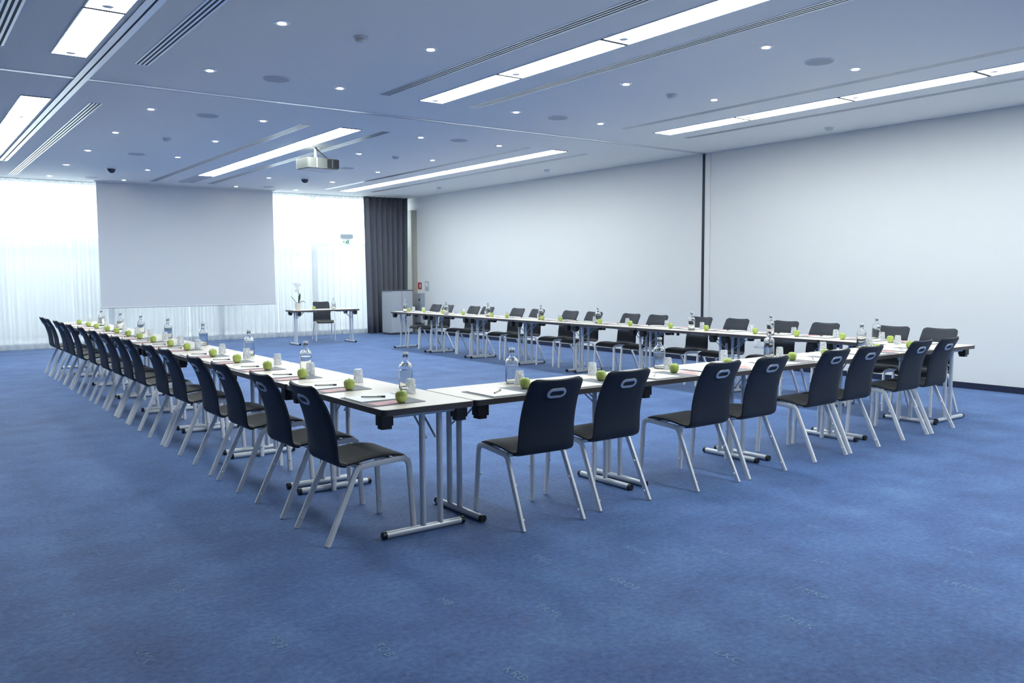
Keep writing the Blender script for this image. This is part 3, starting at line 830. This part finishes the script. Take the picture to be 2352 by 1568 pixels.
def setting(row, i, n, s, rnd, apple_xy, glass_xy):
    """s = coordinate of the apple along the row; frame: f = forward (away from the sitter), r = right of the sitter"""
    if row == 'L': f, r, edge = Vector((1, 0)), Vector((0, -1)), LX; ang = -90
    elif row == 'N': f, r, edge = Vector((0, 1)), Vector((1, 0)), NY; ang = 0
    else: f, r, edge = Vector((-1, 0)), Vector((0, 1)), RX+TW; ang = 90
    def P(u, d):
        if row == 'L': return Vector((LX+d, s+0.18-u))
        if row == 'N': return Vector((s-0.18+u, NY+d))
        return Vector((RX+TW-d, s-0.18+u))
    where = seatw(i, n, row)
    jit = rnd.uniform(-1.5, 1.5)
    c = P(0, 0.185); zt = T+0.0004
    place(mt_, USED, (c.x, c.y, zt), math.radians(ang+jit*0.4), 'flat grey desk mat, %s' % where, 'desk mat', 'desk mats on the tables')
    c = P(-0.075, 0.178)
    place(pp, USED, (c.x, c.y, zt+0.0035), math.radians(ang+jit), 'white notepad on a grey mat, %s' % where, 'notepad', 'notepads on the tables')
    c = P(-0.07, 0.165)
    place(pe, USED, (c.x, c.y, zt+0.0078), math.radians(ang+(-32 if row != 'N' else -52)+jit*3), 'slim pen on a white notepad, %s' % where, 'pen', 'pens on the notepads')
    if row == 'N': c = P(0.285, 0.17); ca = -38; zc = zt
    else: c = P(0.14, 0.13); ca = 8; zc = zt+0.0027
    place(cd, USED, (c.x, c.y, zc), math.radians(ang+ca+jit*2), 'rose-red card beside the notepad, %s' % where, 'card', 'rose cards on the tables')
    zap = zt
    place(ap, USED, (apple_xy[0], apple_xy[1], zt+0.0027), rnd.uniform(0, 6), 'shiny green apple %s, %s' % ('beside the notepad', where), 'apple', 'green apples on the tables')
    place(gl, USED, (glass_xy[0], glass_xy[1], zt), rnd.uniform(0, 6), 'upside-down patterned drinking glass, %s' % where, 'glass', 'upturned glasses on the tables')

rnd = random.Random(3)
LA = [4.222, 4.90, 5.66, 6.347, 7.06, 7.72, 8.548, 9.154, 9.87, 10.504, 11.089, 11.763, 12.335, 13.074, 13.672, 14.424]
LG = [(2.552, 4.54), (2.535, 5.23), (2.455, 5.855), (2.527, 6.70), (2.508, 7.39), (2.50, 8.05), (2.47, 8.73), (2.50, 9.48)]
for i, y in enumerate(LA):
    g = LG[i] if i < 8 else (2.50+0.02*math.sin(i), y+0.33)
    setting('L', i, 16, y, rnd, (2.312, y), g)
NA = [3.222, 3.872, 4.590, 5.19, 6.006, 6.47, 7.28, 7.855]
NG = [(3.325, 4.452), (4.065, 4.56), (4.74, 4.458), (5.56, 4.60), (6.168, 4.498), (6.93, 4.58), (7.69, 4.57), (8.22, 4.58)]
for i, x in enumerate(NA):
    setting('N', i, 8, x, rnd, (x, 4.255), NG[i])
RA = [4.74, 5.29, 5.871, 6.451, 7.207, 7.825, 8.588, 9.22, 10.126, 10.579, 11.548, 11.987, 12.905, 13.60, 14.297, 14.90]
RG = [4.95, 5.50, 6.05, 6.66, 7.45, 8.08, 8.85, 9.55, 10.38, 10.92, 11.80, 12.45, 13.2, 13.85, 14.66, 15.06]
for i, y in enumerate(RA):
    setting('R', i, 16, y, rnd, (8.36, y), (8.56, RG[i]))

GB = 'water bottles on the tables'
for i, (x, y) in enumerate([(2.632, 4.745), (2.49, 6.02), (2.617, 7.64), (2.64, 9.13), (2.615, 10.44), (2.57, 11.58), (2.53, 12.58), (2.51, 13.79)]):
    place(bt, USED, (x, y, T+0.0004), 0, 'clear glass water bottle, %s' % seatw(i, 8, 'L'), 'bottle', GB)
for i, (x, y) in enumerate([(3.337, 4.552), (4.757, 4.562), (6.137, 4.584), (7.57, 4.585)]):
    place(bt, USED, (x, y, T+0.0004), 0, 'clear glass water bottle, %s' % seatw(i, 4, 'N'), 'bottle', GB)
for i, (x, y) in enumerate([(8.64, 5.06), (8.32, 6.20), (8.30, 7.40), (8.45, 9.36), (8.46, 10.74), (8.44, 12.22), (8.28, 13.35), (8.25, 14.85)]):
    place(bt, USED, (x, y, T+0.0004), 0, 'clear glass water bottle, %s' % seatw(i, 8, 'R'), 'bottle', GB)
place(bt, USED, (7.80, 17.25, T+0.0004), 0, 'clear glass water bottle on the speaker desk', 'bottle', GB)
place(pp, USED, (7.58, 17.30, T+0.001), math.radians(180), 'white notepad lying on the speaker desk', 'notepad', 'notepads on the tables')
place(ap, USED, (7.36, 17.28, T+0.0004), 0, 'green apple lying on the speaker desk', 'apple', 'green apples on the tables')

# orchid on the speaker desk
orc = empty('potted_orchid', (6.98, 17.22, T+0.0004))
obj('pot', MB().lathe([(0.045, 0), (0.055, 0.01), (0.068, 0.13), (0.07, 0.15), (0.062, 0.15), (0.06, 0.135)], 20).mesh('pot', 40), 'pot', orc)
obj('soil', MB().lathe([(0.059, 0.128), (0.059, 0.136)], 18).mesh('soil', 40), 'soil', orc)
obj('flower_stem', MB().tube([(0, 0, 0.13), (0.015, 0.01, 0.30), (0.01, 0.01, 0.45), (-0.02, 0, 0.53), (-0.06, 0, 0.55)], 0.005, 6).mesh('flower_stem', 60), 'orchid_stem', orc)
def leaf(pts, w, rz):
    m = MB(); n = len(pts)
    for i, (r, z) in enumerate(pts):
        t = i/(n-1); ww = w*math.sin(math.pi*(0.12+0.86*t))
        for x, dz in ((-ww, 0.006), (0, -0.004), (ww, 0.006), (ww*0.9, 0.003), (0, -0.008), (-ww*0.9, 0.003)): m.v.append((x, r, z+dz))
    for i in range(n-1):
        for k in range(6): a = i*6; m.f.append((a+k, a+(k+1) % 6, a+6+(k+1) % 6, a+6+k))
    m.f.append(tuple(range(6))); m.f.append(tuple((n-1)*6+k for k in reversed(range(6))))
    me = m.mesh('leaf', 60); me.transform(Matrix.Rotation(rz, 4, 'Z')); return me
obj('leaf', leaf([(0.01, 0.14), (0.04, 0.22), (0.06, 0.30), (0.07, 0.36)], 0.030, math.radians(-60)), 'leaf', orc)
obj('leaf', leaf([(0.01, 0.14), (0.06, 0.18), (0.11, 0.19), (0.15, 0.16)], 0.030, math.radians(-100)), 'leaf', orc)
obj('leaf', leaf([(0.01, 0.14), (0.06, 0.19), (0.11, 0.25), (0.15, 0.30)], 0.016, math.radians(80)), 'leaf', orc)
for k, (dx, dz) in enumerate(((-0.06, 0.55), (0.03, 0.54), (-0.02, 0.49), (0.0, 0.43), (-0.035, 0.41))):
    m = MB()
    for a in range(5):
        an = math.radians(90+72*a); cx, cz = 0.022*math.cos(an), 0.022*math.sin(an)
        ring = [(cx+0.018*math.cos(q*math.pi/4)*abs(math.cos(an))+0.018*math.cos(q*math.pi/4)*0.4, cz+0.018*math.sin(q*math.pi/4)) for q in range(8)]
        b0 = len(m.v); m.v += [(x, -0.004*abs(math.sin(a)), z) for x, z in ring]+[(x, 0.002, z) for x, z in ring]
        m.f += [tuple(range(b0, b0+8)), tuple(range(b0+15, b0+7, -1))]+[(b0+q, b0+(q+1) % 8, b0+8+(q+1) % 8, b0+8+q) for q in range(8)]
    obj('blossom', m.mesh('blossom'), 'petal', orc, (dx, -0.008, dz), 0)
tag(orc, 'small white orchid in a pale pot on the speaker desk', 'plant')
